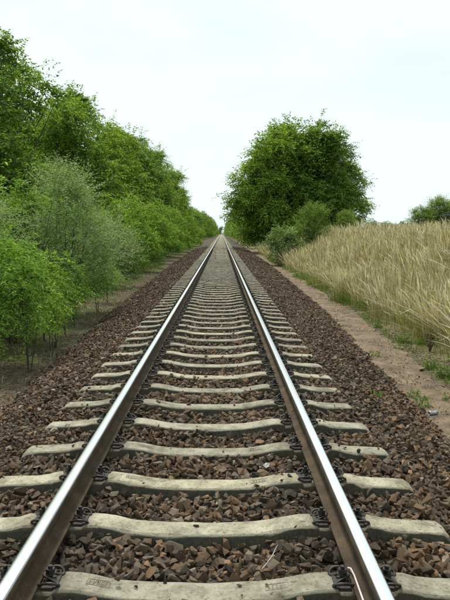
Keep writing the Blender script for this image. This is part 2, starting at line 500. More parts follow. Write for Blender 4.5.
# path: sheet with ragged edges on the flat strip beside the ballast
yy = np.concatenate([np.arange(-2, 45, 0.11), np.arange(45, 260, 4)])
pl = xr(yy) - 0.25
pr = np.interp(yy, [0, 8, 11, 14.5, 19, 30, 60, 260], [2.85, 3.0, 3.18, 3.35, 3.45, 3.6, 3.7, 3.7])
pr = pr + 0.04 * np.sin(yy * 1.3) + 0.03 * np.sin(yy * 4.1 + 1) + rng.uniform(-0.06, 0.06, len(yy))
tt = np.linspace(0, 1, 8)
X = pl[:, None] + (pr - pl)[:, None] * tt[None, :]
Y = np.repeat(yy[:, None], 8, 1)
path = tag(link('path', grid_mesh('path', X, Y, lambda a, b: GZ + 0.028 + 0.012 * np.sin(a * 6.1 + b * 1.3) * np.sin(b * 2.7 - a * 2) + 0.007 * np.sin(b * 9.3 + a * 14) - 0.04 * (np.abs(a - (xr(b) - 0.25 + 0.55 * 0.5)) > 5), [M_PATH])), 'narrow trodden path of reddish earth beside the ballast', kind='structure')

# ballast bed base sheet
yb = np.concatenate([np.arange(-3, 74, 0.3), np.arange(74, 200, 3), np.arange(200, 720, 20)])
L, Rr = xl(yb) - 0.12, xr(yb) + 0.12
tt = np.linspace(0, 1, 45)
X = L[:, None] + (Rr - L)[:, None] * tt[None, :]
Y = np.repeat(yb[:, None], 45, 1)
def bed_z(a, b):
    return ballast_z(a, b) - 0.030 * (1 - sstep(60, 74, b))
bed = tag(link('ballast_bed', grid_mesh('ballast_bed', X, Y, bed_z, [M_BED])), 'bed of crushed brown stone under and beside the track', kind='structure')

# ------------------------------------------------------------------ stones
def stone_variants(n, pts=0):
    out = []
    for i in range(n):
        bm = bmesh.new()
        rr = np.random.default_rng(100 + i)
        sc = np.array([1.0, rr.uniform(0.60, 0.95), rr.uniform(0.38, 0.62)])
        for _ in range(pts or (12 if i % 2 else 10)):
            d = rr.normal(size=3); d /= np.linalg.norm(d)
            d = np.sign(d) * np.abs(d) ** 0.55; d = d / np.linalg.norm(d) ** 0.6
            bm.verts.new(d * sc * rr.uniform(0.85, 1.1) * 0.5)
        res = bmesh.ops.convex_hull(bm, input=bm.verts)
        bad = [g for g in res['geom_interior'] if isinstance(g, bmesh.types.BMVert)]
        if bad: bmesh.ops.delete(bm, geom=bad, context='VERTS')
        bmesh.ops.triangulate(bm, faces=bm.faces)
        bm.verts.ensure_lookup_table()
        V = np.array([v.co[:] for v in bm.verts]); F = np.array([[v.index for v in f.verts] for f in bm.faces])
        bm.free()
        out.append((V, F))
    return out
SV = stone_variants(36)
SVL = stone_variants(12, 8)

SLEEPER_Y0, PITCH = 2.66, 0.6
def scatter(y0, y1, sp, size, keep_sleepers=True):
    pts = []
    ny = int((y1 - y0) / sp)
    for j in range(ny):
        y = y0 + (j + 0.5) * sp
        a, c = float(xl(y)) - 0.30, float(xr(y)) + 0.25
        x = np.arange(a, c, sp) + (j % 2) * sp * 0.5
        p = np.stack([x + rng.uniform(-.42, .42, len(x)) * sp, np.full(len(x), y) + rng.uniform(-.42, .42, len(x)) * sp], -1)
        pts.append(p)
    p = np.concatenate(pts)
    L, Rr = xl(p[:, 1]), xr(p[:, 1])
    over = np.maximum(p[:, 0] - Rr, L - p[:, 0])
    keep = rng.uniform(size=len(p)) > np.clip((over + 0.10) / 0.33, 0, 0.98) ** 0.7
    if keep_sleepers:
        dy = np.abs((p[:, 1] - SLEEPER_Y0 + PITCH * 50 + PITCH / 2) % PITCH - PITCH / 2)
        ins = (dy < 0.105) & (np.abs(p[:, 0]) < 1.345)
        keep &= ~ins
    lie = keep_sleepers & ins & (rng.uniform(size=len(p)) < 0.022) & (np.abs(np.abs(p[:, 0]) - .75) > .17) if keep_sleepers else np.zeros(len(p), bool)
    keep |= lie; lie = lie[keep]
    p = p[keep]
    s = size * rng.lognormal(0, 0.29, len(p))
    over = np.maximum(p[:, 0] - xr(p[:, 1]), xl(p[:, 1]) - p[:, 0])
    s *= np.where(over > 0, 0.7, 1.0) * (1 - 0.15 * (np.abs(p[:, 0]) > 1.4))
    z = np.maximum(ballast_z(p[:, 0], p[:, 1]), GZ) + rng.uniform(-0.022, 0.014, len(p)) - 0.012 * (over > 0)
    ax = np.abs(p[:, 0])
    z = np.where(lie, np.interp(ax, [0, .2, .3, .46, .6, .9, 1.08, 1.2, 1.34], [-.035, -.033, -.027, .002, .016, .015, -.010, -.016, -.04]) + .008, z)
    s = np.where(lie, s * rng.uniform(.3, .75, len(s)), s)
    return np.column_stack([p, z]), s

def rand_rot(n):
    q = rng.normal(size=(n, 4)); q[:, 1:3] *= 0.42; q /= np.linalg.norm(q, axis=1)[:, None]
    w, x, y, z = q.T
    return np.stack([np.stack([1-2*(y*y+z*z), 2*(x*y-z*w), 2*(x*z+y*w)], -1),
                     np.stack([2*(x*y+z*w), 1-2*(x*x+z*z), 2*(y*z-x*w)], -1),
                     np.stack([2*(x*z-y*w), 2*(y*z+x*w), 1-2*(x*x+y*y)], -1)], 1)

zones = [scatter(1.0, 9.0, 0.038, 0.057), scatter(9.0, 20.0, 0.045, 0.058), scatter(20.0, 40.0, 0.070, 0.078), scatter(40.0, 72.0, 0.115, 0.11)]
# a loose second layer near the lens
p2, s2 = scatter(1.0, 9.0, 0.085, 0.054); p2[:, 2] += 0.022
P = np.concatenate([z[0] for z in zones] + [p2]); SZ = np.concatenate([z[1] for z in zones] + [s2])
ROT = rand_rot(len(P)); VAR = rng.integers(0, len(SV), len(P))
VAR = np.where(P[:, 1] > 7, len(SV) + VAR % len(SVL), VAR)
SV = SV + SVL
# nearest stones inside the picture become parts of their own
dist = np.hypot(P[:, 0] - CX, P[:, 1])
px = 221.5 + (P[:, 0] - CX) / (P[:, 1] + .17) * 628
inside = (P[:, 1] > 2.62) & (px > 5) & (px < 445) & (SZ > 0.05)
foot = (np.abs(np.abs(P[:, 0]) - 0.7515) < 0.09)
score = np.where(inside & ~foot, SZ / dist, 0)
top300 = np.argsort(-score)[:298]
single = np.zeros(len(P), bool); single[top300] = True
smesh = [np_mesh('stone', v, f, [M_STONE]) for v, f in SV]
for i in top300:
    o = bpy.data.objects.new('stone', smesh[VAR[i]])
    o.matrix_world = Matrix.Translation(P[i]) @ Matrix(ROT[i].tolist()).to_4x4() @ Matrix.Scale(SZ[i], 4)
    COL.objects.link(o); o.parent = bed
Vs, Fs, off = [], [], 0
for k, (v, f) in enumerate(SV):
    idx = np.where((VAR == k) & ~single)[0]
    if not len(idx): continue
    vv = np.einsum('nij,mj->nmi', ROT[idx], v) * SZ[idx][:, None, None] + P[idx][:, None, :]
    ff = f[None] + (np.arange(len(idx)) * len(v))[:, None, None] + off
    Vs.append(vv.reshape(-1, 3)); Fs.append(ff.reshape(-1, 3)); off += vv.shape[0] * vv.shape[1]
tag(link('crushed_stones', np_mesh('crushed_stones', np.concatenate(Vs), np.concatenate(Fs), [M_STONE]), bed), kind='stuff')
print('stones', len(P), 'tris', sum(len(f) for f in Fs))

# small gravel on the path
n = 26000
gy = 2 + 32 * rng.uniform(0, 1, n) ** 1.4; gx = xr(gy) - 0.1 + rng.uniform(0, 1, n) * 1.8
gx[::3] = xl(gy[::3]) - rng.uniform(0, 1, len(gy[::3])) ** 1.5 * 2.2
gs = rng.uniform(0.008, 0.03, n) * np.where(gx > gx.max() * 2, 1, 1.0); k_ = (gx > xr(gy) + .75); gs[k_] *= 1.6
gR = rand_rot(n); v, f = SV[3]
vv = np.einsum('nij,mj->nmi', gR, v) * gs[:, None, None] + np.column_stack([gx, gy, GZ + 0.004 + 0.026 * (np.abs(gx - xr(gy) - .3) < .5)])[:, None, :]
ff = f[None] + (np.arange(n) * len(v))[:, None, None]
tag(link('path_gravel', np_mesh('path_gravel', vv.reshape(-1, 3), ff.reshape(-1, 3), [M_STONE, M_GRAVEL], midx=np.repeat(rng.uniform(size=n) < .75, len(f)).astype(int))), 'loose small gravel strewn on the earth path', 'gravel', kind='stuff')

# ------------------------------------------------------------------ track
track = tag(empty('railway_track', (0, 0, 0)), 'single railway track of two polished rails on pale concrete sleepers', 'railway track')
RH = 0.149
prof_half = [(0.0625, 0.0), (0.0625, 0.009), (0.056, 0.0125), (0.030, 0.0185), (0.013, 0.027), (0.0075, 0.040),
             (0.0072, 0.095), (0.0095, 0.104), (0.018, 0.109), (0.0335, 0.1135), (0.0345, 0.117), (0.0335, 0.1355),
             (0.0312, 0.1415), (0.0268, 0.1456), (0.0200, 0.1478), (0.0105, 0.1487), (0.0, 0.149)]
prof = prof_half + [(-a, b) for a, b in prof_half[-2::-1]]
def rail_mesh(length=528):
    ysn = np.concatenate([np.arange(-3, 12, 0.5), np.arange(12, 60, 4), np.arange(60, length, 40)])
    k = len(prof)
    V = np.array([(a, y, b) for y in ysn for a, b in prof])
    F, mi = [], []
    for i in range(len(ysn) - 1):
        for j in range(k):
            j2 = (j + 1) % k
            F.append([i * k + j, (i + 1) * k + j, (i + 1) * k + j2, i * k + j2])
            za, zb = prof[j][1], prof[j2][1]
            mi.append(1 if min(za, zb) > 0.1400 else 0)
    F = np.array(F)[:, ::-1]
    return np_mesh('rail', V, F, [M_RSIDE, M_RTOP], midx=mi)
rm = rail_mesh()
for p in rm.polygons: p.use_smooth = p.material_index == 1
for s in (-1, 1):
    r = link('rail', rm, track, (s * 0.7515, 0, 0.011))

def sleeper_mesh(seed, detail=True):
    rr = np.random.default_rng(seed)
    st = [(-1.335, -.055, .82), (-1.325, -.040, .93), (-1.295, -.022, 1), (-1.20, -.016, 1), (-1.08, -.012, 1), (-1.0, -.004, 1), (-.945, .012, 1), (-.905, .015, 1),
          (-.885, .013, 1), (-.872, 0, 1), (-.75, 0, 1), (-.632, 0, 1), (-.620, .012, 1), (-.585, .016, 1), (-.53, .013, 1), (-.46, .002, 1), (-.38, -.015, 1), (-.30, -.027, 1),
          (-.18, -.033, 1), (-.06, -.035, 1)]
    st = st + [(-x, z, w) for x, z, w in st[::-1]]
    if not detail:
        st = [st[i] for i in (0, 2, 5, 7, 12, 15, 17, 22, 24, 27, 32, 34, 37, 39)]
    V = []
    for x, z, w in st:
        h = 0.079
        j = lambda a: rr.uniform(-a, a)
        c = 0.010 + abs(j(0.004)) + (0.012 if rr.uniform() < 0.10 else 0)
        c2 = 0.010 + abs(j(0.004)) + (0.012 if rr.uniform() < 0.10 else 0)
        zb = -0.22
        def sw(zz): return (h + (0.135 - h) * (z - zz) / (z - zb)) * w
        pts = [(-.135 * w, zb), (-sw(-.12), -.12), (-sw(z - c) - j(.001), z - c), (-(h - c * .7) * w, z - .002), (-.03, z + j(.001)), (.03, z + j(.001)),
               ((h - c2 * .7) * w, z - .002), (sw(z - c2) + j(.001), z - c2), (sw(-.12), -.12), (.135 * w, zb)]
        V += [(x + j(.0015), py, pz) for py, pz in pts]
    k = 10; F = []
    for i in range(len(st) - 1):
        for q in range(k - 1):
            F.append([i * k + q, i * k + q + 1, (i + 1) * k + q + 1, (i + 1) * k + q])
    n = (len(st) - 1) * k
    for a, b in ((0, 1), (1, 2), (2, 3), (3, 4)):        # end faces as quads
        F.append([a, 9 - a, 9 - b, b]); F.append([n + b, n + 9 - b, n + 9 - a, n + a])
    F = np.array(F)[:, ::-1]
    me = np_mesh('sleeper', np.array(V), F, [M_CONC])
    return me

# fastening meshes, origin at the guide edge of one seat; +x points away from the rail
def clip_mesh():
    # W shaped tension clamp bent from one bar
    half = [(-0.006, 0.054, 0.022), (0.006, 0.062, 0.028), (0.030, 0.072, 0.040), (0.058, 0.074, 0.042), (0.080, 0.066, 0.030),
            (0.088, 0.050, 0.016), (0.078, 0.036, 0.014), (0.058, 0.030, 0.026), (0.038, 0.026, 0.038), (0.018, 0.020, 0.042), (0.006, 0.010, 0.042)]
    pth = half + [(a, -b, c) for a, b, c in half[::-1]]
    P0 = np.array(pth)
    # smooth the bar
    t = np.linspace(0, len(P0) - 1, 44)
    Q = np.array([[np.interp(x, np.arange(len(P0)), P0[:, c]) for c in range(3)] for x in t])
    for _ in range(2): Q[1:-1] = (Q[:-2] + 2 * Q[1:-1] + Q[2:]) / 4
    V, F = tube_np(Q, 0.0068, 6)
    return np_mesh('spring_clip', V, np.array(F), [M_CLIP], smooth=True)

def bolt_mesh():
    bm = bmesh.new()
    def cyl(r, z0, z1, seg):
        bmesh.ops.create_cone(bm, cap_ends=True, segments=seg, radius1=r, radius2=r * 0.97, depth=z1 - z0, matrix=Matrix.Translation((0.036, 0, (z0 + z1) / 2)))
    cyl(0.012, 0.0, 0.046, 8); cyl(0.026, 0.0465, 0.0505, 12); cyl(0.0205, 0.0512, 0.070, 6); cyl(0.0105, 0.0702, 0.084, 8)
    return bm_mesh('bolt', bm, [M_BOLT])

def plate_mesh():
    bm = bmesh.new()
    # angled guide plate between foot and concrete shoulder with a raised rib
    def box(x0, x1, y0, y1, z0, z1):
        m = Matrix.Translation(((x0 + x1) / 2, (y0 + y1) / 2, (z0 + z1) / 2)) @ Matrix.Diagonal((x1 - x0, y1 - y0, z1 - z0, 1))
        bmesh.ops.create_cube(bm, size=1, matrix=m)
    box(0.002, 0.058, -0.060, 0.060, 0.001, 0.013)
    box(0.060, 0.078, -0.066, 0.066, 0.0005, 0.021)
    box(0.004, 0.010, -0.058, 0.058, 0.0135, 0.018)
    bmesh.ops.bevel(bm, geom=bm.edges[:], offset=0.0015, segments=1, affect='EDGES')
    return bm_mesh('guide_plate', bm, [M_PLATE])

def simple_fastening():
    bm = bmesh.new()
    m = Matrix.Translation((0.036, 0, 0.012)) @ Matrix.Diagonal((0.075, 0.12, 0.024, 1)); bmesh.ops.create_cube(bm, size=1, matrix=m)
    for s in (-1, 1):
        m = Matrix.Translation((0.036, s * 0.056, 0.037)) @ Matrix.Diagonal((0.088, 0.016, 0.014, 1)); bmesh.ops.create_cube(bm, size=1, matrix=m)
    bmesh.ops.create_cone(bm, cap_ends=True, segments=6, radius1=0.022, radius2=0.018, depth=0.05, matrix=Matrix.Translation((0.036, 0, 0.052)))
    return bm_mesh('fastening', bm, [M_CLIP])

CLIP, BOLT, PLATE, FAST = clip_mesh(), bolt_mesh(), plate_mesh(), simple_fastening()

def mark_mesh(seed):
    """cast maker's plate, characters worn past reading"""
    rr = random.Random(seed)
    bm = bmesh.new()
    def bar(cx, cy, sx, sy, h=0.0015):
        bmesh.ops.create_cube(bm, size=1, matrix=Matrix.Translation((cx, cy, h / 2)) @ Matrix.Diagonal((sx, sy, h, 1)))
    w, h = 0.105, 0.044
    bar(0, h / 2, w, .003); bar(0, -h / 2, w, .003); bar(-w / 2 + .0015, 0, .003, h - .0034); bar(w / 2 - .0015, 0, .003, h - .0034)
    for c in range(5):
        x = -w / 2 + 0.016 + c * 0.0182
        bar(x - .005, 0, .0028, .026)
        if rr.random() < .7: bar(x + .0045, rr.choice((0.006, -0.006, 0)), .0028, rr.choice((.012, .025)))
        for yy_ in (-.0115, 0, .0115):
            if rr.random() < .65: bar(x, yy_, .0062, .0028, .0014)
    return bm_mesh('cast_mark', bm, [M_CONC])
MARK = [mark_mesh(3), mark_mesh(8)]

SM = [sleeper_mesh(40 + i) for i in range(8)]
SML = [sleeper_mesh(60 + i, False) for i in range(3)]
NS = 299
first = -2
foot_e = 0.7515
sleeper_list = []
for i in range(NS):
    yv = SLEEPER_Y0 + (i + first) * PITCH + rng.uniform(-.008, .008)
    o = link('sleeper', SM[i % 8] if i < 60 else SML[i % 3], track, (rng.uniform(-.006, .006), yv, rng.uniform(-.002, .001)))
    o.rotation_euler = (0, 0, rng.uniform(-.006, .006) + (math.pi if i % 3 == 0 else 0))
    rot = i % 3 == 0
    near = i < 26
    if i < 90:
        for s in (-1, 1):
            for t in (-1, 1):
                bx = s * foot_e + t * 0.0640
                rz = 0 if t > 0 else math.pi
                if near:
                    for nm, me in (('guide_plate', PLATE), ('spring_clip', CLIP), ('bolt', BOLT)):
                        c = link(nm, me, o, (bx, 0, 0.0))
                        c.rotation_euler = (0, 0, rz + (rng.uniform(-.03, .03) if nm != 'guide_plate' else 0))
                else:
                    c = link('fastening', FAST, o, (bx, 0, 0.0)); c.rotation_euler = (0, 0, rz)
    if 1 <= i < 9 and not rot:
        for k, mxp in enumerate((-0.44, 0.36)):
            zz = -0.003 if k == 0 else -0.0195
            c = link('cast_mark', MARK[k], o, (mxp, 0.005, zz + 0.003)); c.rotation_euler = (0, (0.18 if k == 0 else -0.15), 0)
# far sleepers, past counting
far = []
v0 = np.array([v.co[:] for v in SML[0].vertices]); f0 = np.array([p.vertices[:] for p in SML[0].polygons])
nf = 868 - NS
vv = v0[None] + np.stack([np.zeros(nf), SLEEPER_Y0 + (np.arange(nf) + NS + first) * PITCH, np.zeros(nf)], -1)[:, None, :]
ff = f0[None] + (np.arange(nf) * len(v0))[:, None, None]
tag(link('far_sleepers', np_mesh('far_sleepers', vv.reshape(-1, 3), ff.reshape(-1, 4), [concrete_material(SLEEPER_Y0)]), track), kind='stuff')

# ------------------------------------------------------------------ foliage
def unit(v): return v / (np.linalg.norm(v, axis=-1, keepdims=True) + 1e-9)

def leaves(pos, dirn, nrm, ln, wd, fold=0.25):
    """one folded diamond per leaf: 2 triangles as a quad"""
    side = unit(np.cross(dirn, nrm)); up = unit(np.cross(side, dirn))
    ln = np.broadcast_to(ln, (len(pos),))[:, None]; wd = np.broadcast_to(wd, (len(pos),))[:, None]
    a = pos
    b = pos + dirn * ln * 0.45 + side * wd * .5 + up * wd * fold
    c = pos + dirn * ln - up * ln * 0.12
    d = pos + dirn * ln * 0.45 - side * wd * .5 + up * wd * fold
    V = np.stack([a, b, c, d], 1).reshape(-1, 3)
    F = np.arange(len(pos) * 4).reshape(-1, 4)
    return V, F

def crown(seed, lobes, n_clump, clump_r, twigs, nleaf, tl, ll, lw, droop=0.35, up=0.25, inner=0.15, low=-0.5, flat=0.75, shoots=0):
    g = np.random.default_rng(seed)
    lobes = np.array(lobes, float)                     # cx cy cz rx ry rz
    w = lobes[:, 3] * lobes[:, 5]; w = w / w.sum()
    li = g.choice(len(lobes), n_clump, p=w)
    d = unit(g.normal(size=(n_clump, 3)))
    d[:, 2] = np.where(d[:, 2] < low, -d[:, 2], d[:, 2])
    rad = g.uniform(0.62, 1.0, n_clump) ** 0.7
    ins = g.uniform(size=n_clump) < inner
    rad = np.where(ins, g.uniform(0.1, 0.6, n_clump), rad)
    C = lobes[li, :3] + d * lobes[li, 3:6] * rad[:, None]
    cr_ = clump_r * g.uniform(0.6, 1.35, n_clump)
    cen = lobes[:, :3].mean(0)
    # twigs
    nt = n_clump * twigs
    ci = np.repeat(np.arange(n_clump), twigs)
    td = unit(g.normal(size=(nt, 3)) + 0.55 * unit(C - cen)[ci] + np.array([0, 0, up]))
    p0 = C[ci] + td * (cr_[ci] * g.uniform(0.1, 0.75, nt))[:, None] * np.array([1, 1, flat])
    T = tl * g.uniform(0.6, 1.3, nt)
    if shoots:                                          # long leading shoots that stand out of the outline
        q = g.choice(nt, int(nt * shoots), replace=False)
        td[q] = unit(unit(C - cen)[ci[q]] + np.array([0, 0, .9]) + g.normal(size=(len(q), 3)) * .35); T[q] *= 1.9
        p0[q] = C[ci[q]] + td[q] * cr_[ci[q]][:, None] * .7
    # leaves along twig
    ti = np.repeat(np.arange(nt), nleaf)
    t = np.tile(np.linspace(0.15, 1.0, nleaf), nt)
    pos = p0[ti] + td[ti] * (T[ti] * t)[:, None] - np.array([0, 0, 1.0]) * (droop * T[ti] * t * t)[:, None]
    hz = unit(np.cross(td[ti], np.array([0, 0, 1.0])))
    sgn = np.tile(np.where(np.arange(nleaf) % 2, 1, -1), nt)[:, None]
    ld = unit(hz * sgn * 0.9 + td[ti] * 0.6 - np.array([0, 0, droop * 0.7]) + g.normal(size=pos.shape) * 0.25)
    nr = unit(np.array([0, 0, 1.0]) + g.normal(size=pos.shape) * 0.45)
    pos += g.normal(size=pos.shape) * ll * 0.15
    V, F = leaves(pos, ld, nr, ll * g.uniform(0.7, 1.25, len(pos)), lw * g.uniform(0.75, 1.2, len(pos)))
    return V, F, C, lobes

def limbs(seed, C, base_h, r0, n_limb=9, sides=6, stems=1, spread=0.3, height=None, twig_r=0.012, frac=1.0):
    g = np.random.default_rng(seed + 999)
    parts = []
    top = C[:, 2].max() * 0.8 if height is None else height
    trunks = []
    for s in range(stems):
        a = g.uniform(0, 6.28); rr = spread * (0.3 + 0.7 * g.uniform()) if stems > 1 else 0
        b0 = np.array([math.cos(a) * rr * 0.35, math.sin(a) * rr * 0.35, -0.15])
        t = np.linspace(0, 1, 9)
        path_ = np.stack([b0[0] + math.cos(a) * rr * t * 2.2 + 0.06 * top * .3 * np.sin(t * 5 + a), b0[1] + math.sin(a) * rr * t * 2.2 + 0.05 * top * .3 * np.sin(t * 4 + 2 * a), b0[2] + (top + .15) * t], -1)
        rad = r0 * (1 - 0.8 * t) * (1 + 0.5 * np.exp(-t * 14))
        parts.append(tube_np(path_, rad, sides)); trunks.append((path_, rad))
    idx = g.permutation(len(C))[:int(len(C) * frac)]
    for q in idx:
        path_, rad = trunks[g.integers(len(trunks))]
        c = C[q]
        k = int(np.clip(np.searchsorted(path_[:, 2], max(base_h, c[2] * g.uniform(0.35, 0.7))), 1, 8))
        s = path_[k]
        L = np.linalg.norm(c - s)
        t = np.linspace(0, 1, 5)[:, None]
        mid = g.normal(size=3) * 0.06 * L
        pth = s + (c - s) * t + np.array([0, 0, -0.12 * L]) * (t * (1 - t)) * 4 * 0.6 + mid * (t * (1 - t)) * 4
        parts.append(tube_np(pth, np.linspace(min(rad[k] * .6, .02 + .018 * L), twig_r, 5), 4))
    return join(parts)

MESH = {}
def make_kind(key, seed, leafmat, bark, crown_kw, limb_kw):
    V, F, C, lobes = crown(seed, **crown_kw)
    MESH[key] = (np_mesh('crown', V, F, [leafmat]), np_mesh('trunk', *limbs(seed, C, **limb_kw), [bark], smooth=True))

def rl(seed, n, cz0, cz1, spread, r0, r1, flat=0.85):
    g = np.random.default_rng(seed)
    out = []
    for i in range(n):
        t = (i + 0.5) / n
        a = g.uniform(0, 6.28); s = spread * (1 - 0.55 * t) * g.uniform(0.4, 1)
        r = r0 + (r1 - r0) * t
        out.append((math.cos(a) * s, math.sin(a) * s, cz0 + (cz1 - cz0) * t, r * g.uniform(.85, 1.15), r * g.uniform(.85, 1.15), r * flat))
    return out

# tall trees, ten metres high, unit placed by scale
for q, mt in enumerate((M_TREE, M_TREE, M_DTREE)):
    make_kind('tree%d' % q, 11 + q, mt, M_BARK,
              dict(lobes=rl(5 + q, 8, 2.6, 8.6, 1.9, 2.2, 1.15, 0.8), n_clump=130, clump_r=0.72, twigs=30, nleaf=9, tl=0.52, ll=0.15, lw=0.085, inner=0.14, droop=.35, flat=.33, up=.1, shoots=.03),
              dict(base_h=1.6, r0=0.17, twig_r=0.010, frac=.7))
# broad right hand trees, twelve metres, crowns down to the ground
for q, mt in enumerate((M_TREE, M_DTREE)):
    make_kind('broad%d' % q, 31 + q, mt, M_BARK,
              dict(lobes=rl(25 + q, 18, 1.8, 10.2, 2.7, 2.5, 1.8, 0.75), n_clump=230, clump_r=1.0, twigs=28, nleaf=8, tl=0.70, ll=0.23, lw=0.13, inner=0.16, low=-0.6, droop=.35, flat=.32, up=.1, shoots=.03),
              dict(base_h=1.3, r0=0.28, twig_r=0.012, frac=.6))
# distant tree, coarser leaves
for q, mt in enumerate((M_TREE, M_DTREE)):
    make_kind('far%d' % q, 41 + q, mt, M_BARK,
              dict(lobes=rl(45 + q, 8, 1.6, 8.2, 2.2, 2.4, 1.5, 0.8), n_clump=90, clump_r=0.8, twigs=12, nleaf=7, tl=0.9, ll=0.30, lw=0.17, inner=0.1, low=-0.8),
              dict(base_h=1.5, r0=0.18, twig_r=0.02, frac=.4))
# bright shrubs, four metres
for q in range(3):
    make_kind('shrub%d' % q, 51 + q, M_BRIGHT, M_STEM,
              dict(lobes=rl(55 + q, 7, 0.8, 3.1, 0.9, 1.05, 0.7, 0.85), n_clump=80, clump_r=0.40, flat=.5, shoots=.05, twigs=24, nleaf=9, tl=0.38, ll=0.095, lw=0.052, inner=0.12, low=-0.8),
              dict(base_h=0.5, r0=0.035, stems=5, spread=0.35, twig_r=0.006, frac=.6))
# near leafy shrub with fine paired leaflets, 2.1 m
for q in range(2):
    make_kind('near%d' % q, 61 + q, M_BRIGHT, M_STEM,
              dict(lobes=rl(65 + q, 7, 0.85, 2.0, 0.75, 0.45, 0.30, 1.0), n_clump=56, clump_r=0.22, flat=.45, shoots=.06, twigs=12, nleaf=13, tl=0.34, ll=0.062, lw=0.027, inner=0.12, droop=0.45, low=-0.4),
              dict(base_h=0.35, r0=0.016, stems=6, spread=0.28, twig_r=0.003, frac=.8))
# saplings on thin bare stems, 1.5 m
for q in range(2):
    make_kind('sapling%d' % q, 71 + q, M_BRIGHT, M_STEM,
              dict(lobes=rl(75 + q, 5, 0.65, 1.35, 0.14, 0.22, 0.16, 1.0), n_clump=16, clump_r=0.14, twigs=9, nleaf=11, tl=0.24, ll=0.055, lw=0.024, inner=0.2, droop=0.4),
              dict(base_h=0.3, r0=0.012, stems=2, spread=0.10, twig_r=0.0025, frac=1.0))
# silvery willow, 3.4 m
for q in range(2):
    make_kind('willow%d' % q, 81 + q, M_WILLOW, M_STEM,
              dict(lobes=rl(85 + q, 8, 0.85, 2.7, 0.75, 0.85, 0.5, 0.95), n_clump=80, clump_r=0.32, twigs=19, nleaf=17, tl=0.62, ll=0.068, lw=0.018, inner=0.15, droop=0.05, up=0.9, low=-0.5),
              dict(base_h=0.4, r0=0.022, stems=8, spread=0.40, twig_r=0.004, frac=.7))
# bushes on the right
make_kind('olive', 91, M_OLIVE, M_STEM,
          dict(lobes=rl(95, 8, 0.9, 2.9, 1.1, 1.15, 0.8, 0.9), n_clump=95, clump_r=0.38, twigs=20, nleaf=9, tl=0.6, ll=0.12, lw=0.045, inner=0.1, droop=0.0, up=1.0, low=-0.7),
          dict(base_h=0.4, r0=0.04, stems=6, spread=0.4, twig_r=0.006, frac=.5))
make_kind('grey', 92, M_GREY, M_STEM,
          dict(lobes=rl(96, 7, 0.55, 1.7, 0.7, 0.75, 0.5, 0.8), n_clump=60, clump_r=0.34, twigs=15, nleaf=8, tl=0.55, ll=0.14, lw=0.06, inner=0.1, droop=0.35, low=-0.7),
          dict(base_h=0.3, r0=0.03, stems=5, spread=0.3, twig_r=0.006, frac=.6))

def plant(key, name, x, y, sc, rz, label, cat, group=None, sz=None, stem_name='trunk'):
    t = empty(name, (x, y, float(ground_z(x, y)) - 0.02), rz)
    t.scale = (sc, sc, sz or sc)
    tag(t, label, cat, group)
    cr_, tr = MESH[key]
    link('crown' if cat == 'tree' else 'foliage', cr_, t); link('trunk' if cat == 'tree' else 'stem', tr, t)
    return t

ORD_ = ['nearest', 'second nearest', 'third nearest', 'fourth nearest', 'fifth nearest', 'sixth nearest', 'seventh nearest', 'eighth nearest', 'ninth nearest']
ORD = ORD_ + [w + ' nearest' for w in ('tenth', 'eleventh', 'twelfth', 'thirteenth', 'fourteenth', 'fifteenth', 'sixteenth')]
gr = np.random.default_rng(5)
# left row of tall trees: (x, y, height)
left_trees = [(-8.2, 12.5, 7.6), (-7.4, 16.6, 7.0), (-7.9, 21.6, 8.3), (-8.6, 25.5, 8.6), (-7.3, 29.5, 8.3), (-8.4, 34.0, 9.2), (-7.2, 39.0, 8.6), (-7.9, 44.0, 9.3), (-7.3, 50.0, 9.4),
              (-7.8, 57.0, 10.2), (-7.4, 64.0, 10.2), (-7.9, 72.0, 11.0), (-7.2, 80.0, 10.8), (-7.8, 88.0, 10.6), (-7.0, 96.0, 8.6)]
for i, (x, y, h) in enumerate(left_trees):
    lab = ('%s tall green tree to the camera in the row left of the track' % ORD[i]) if i < 16 else 'tall green tree in the far half of the row left of the track'
    plant('tree%d' % (i % 3), 'tall_tree', x, y, h / 9.7, gr.uniform(0, 6.28), lab, 'tree', 'tall trees left of the track')
# second rank so that no sky shows through low down
for i, (x, y, h) in enumerate([(-12, 15, 7.5), (-12.5, 22, 8), (-12, 29, 8.5), (-12.5, 36, 8.5), (-12, 44, 9), (-12, 54, 9.5), (-12, 66, 10), (-12, 80, 10.5)]):
    plant('far%d' % (i % 2), 'background_tree', x, y, h / 9.7, gr.uniform(0, 6.28), 'dark tree mostly hidden behind the tall row left of the track', 'tree', 'trees behind the left row')
# bright shrubs in front of the trees
shrubs = [(-5.6, 10.6, 3.0), (-5.9, 13.4, 3.3), (-5.3, 17.2, 3.0), (-4.9, 20.0, 3.0), (-4.5, 22.8, 2.9), (-4.9, 27.5, 3.5), (-4.4, 31, 3.3), (-4.8, 35, 3.7), (-4.3, 39.5, 3.5), (-4.8, 44.5, 3.9), (-4.5, 50, 3.9),
          (-4.9, 56, 4.2), (-4.5, 63, 4.1), (-4.8, 71, 4.5), (-4.6, 80, 4.6), (-4.8, 90, 4.9)]
for i, (x, y, h) in enumerate(shrubs):
    lab = ('%s bright green shrub to the camera in the hedge left of the track' % ORD[i]) if i < 16 else 'bright green shrub in the far part of the hedge left of the track'
    plant('shrub%d' % (i % 3), 'green_shrub', x, y, (h + .4) / 4.0, gr.uniform(0, 6.28), lab, 'shrub', 'bright green shrubs left of the track')
plant('willow0', 'willow_bush', -3.75, 14.6, 1.02, 0.5, 'large silvery grey-green willow bush beside the left ballast edge', 'bush', 'willow bushes')
plant('willow1', 'willow_bush', -4.5, 12.1, 0.80, 2.5, 'smaller silvery willow bush between the near leafy shrub and the large willow', 'bush', 'willow bushes')
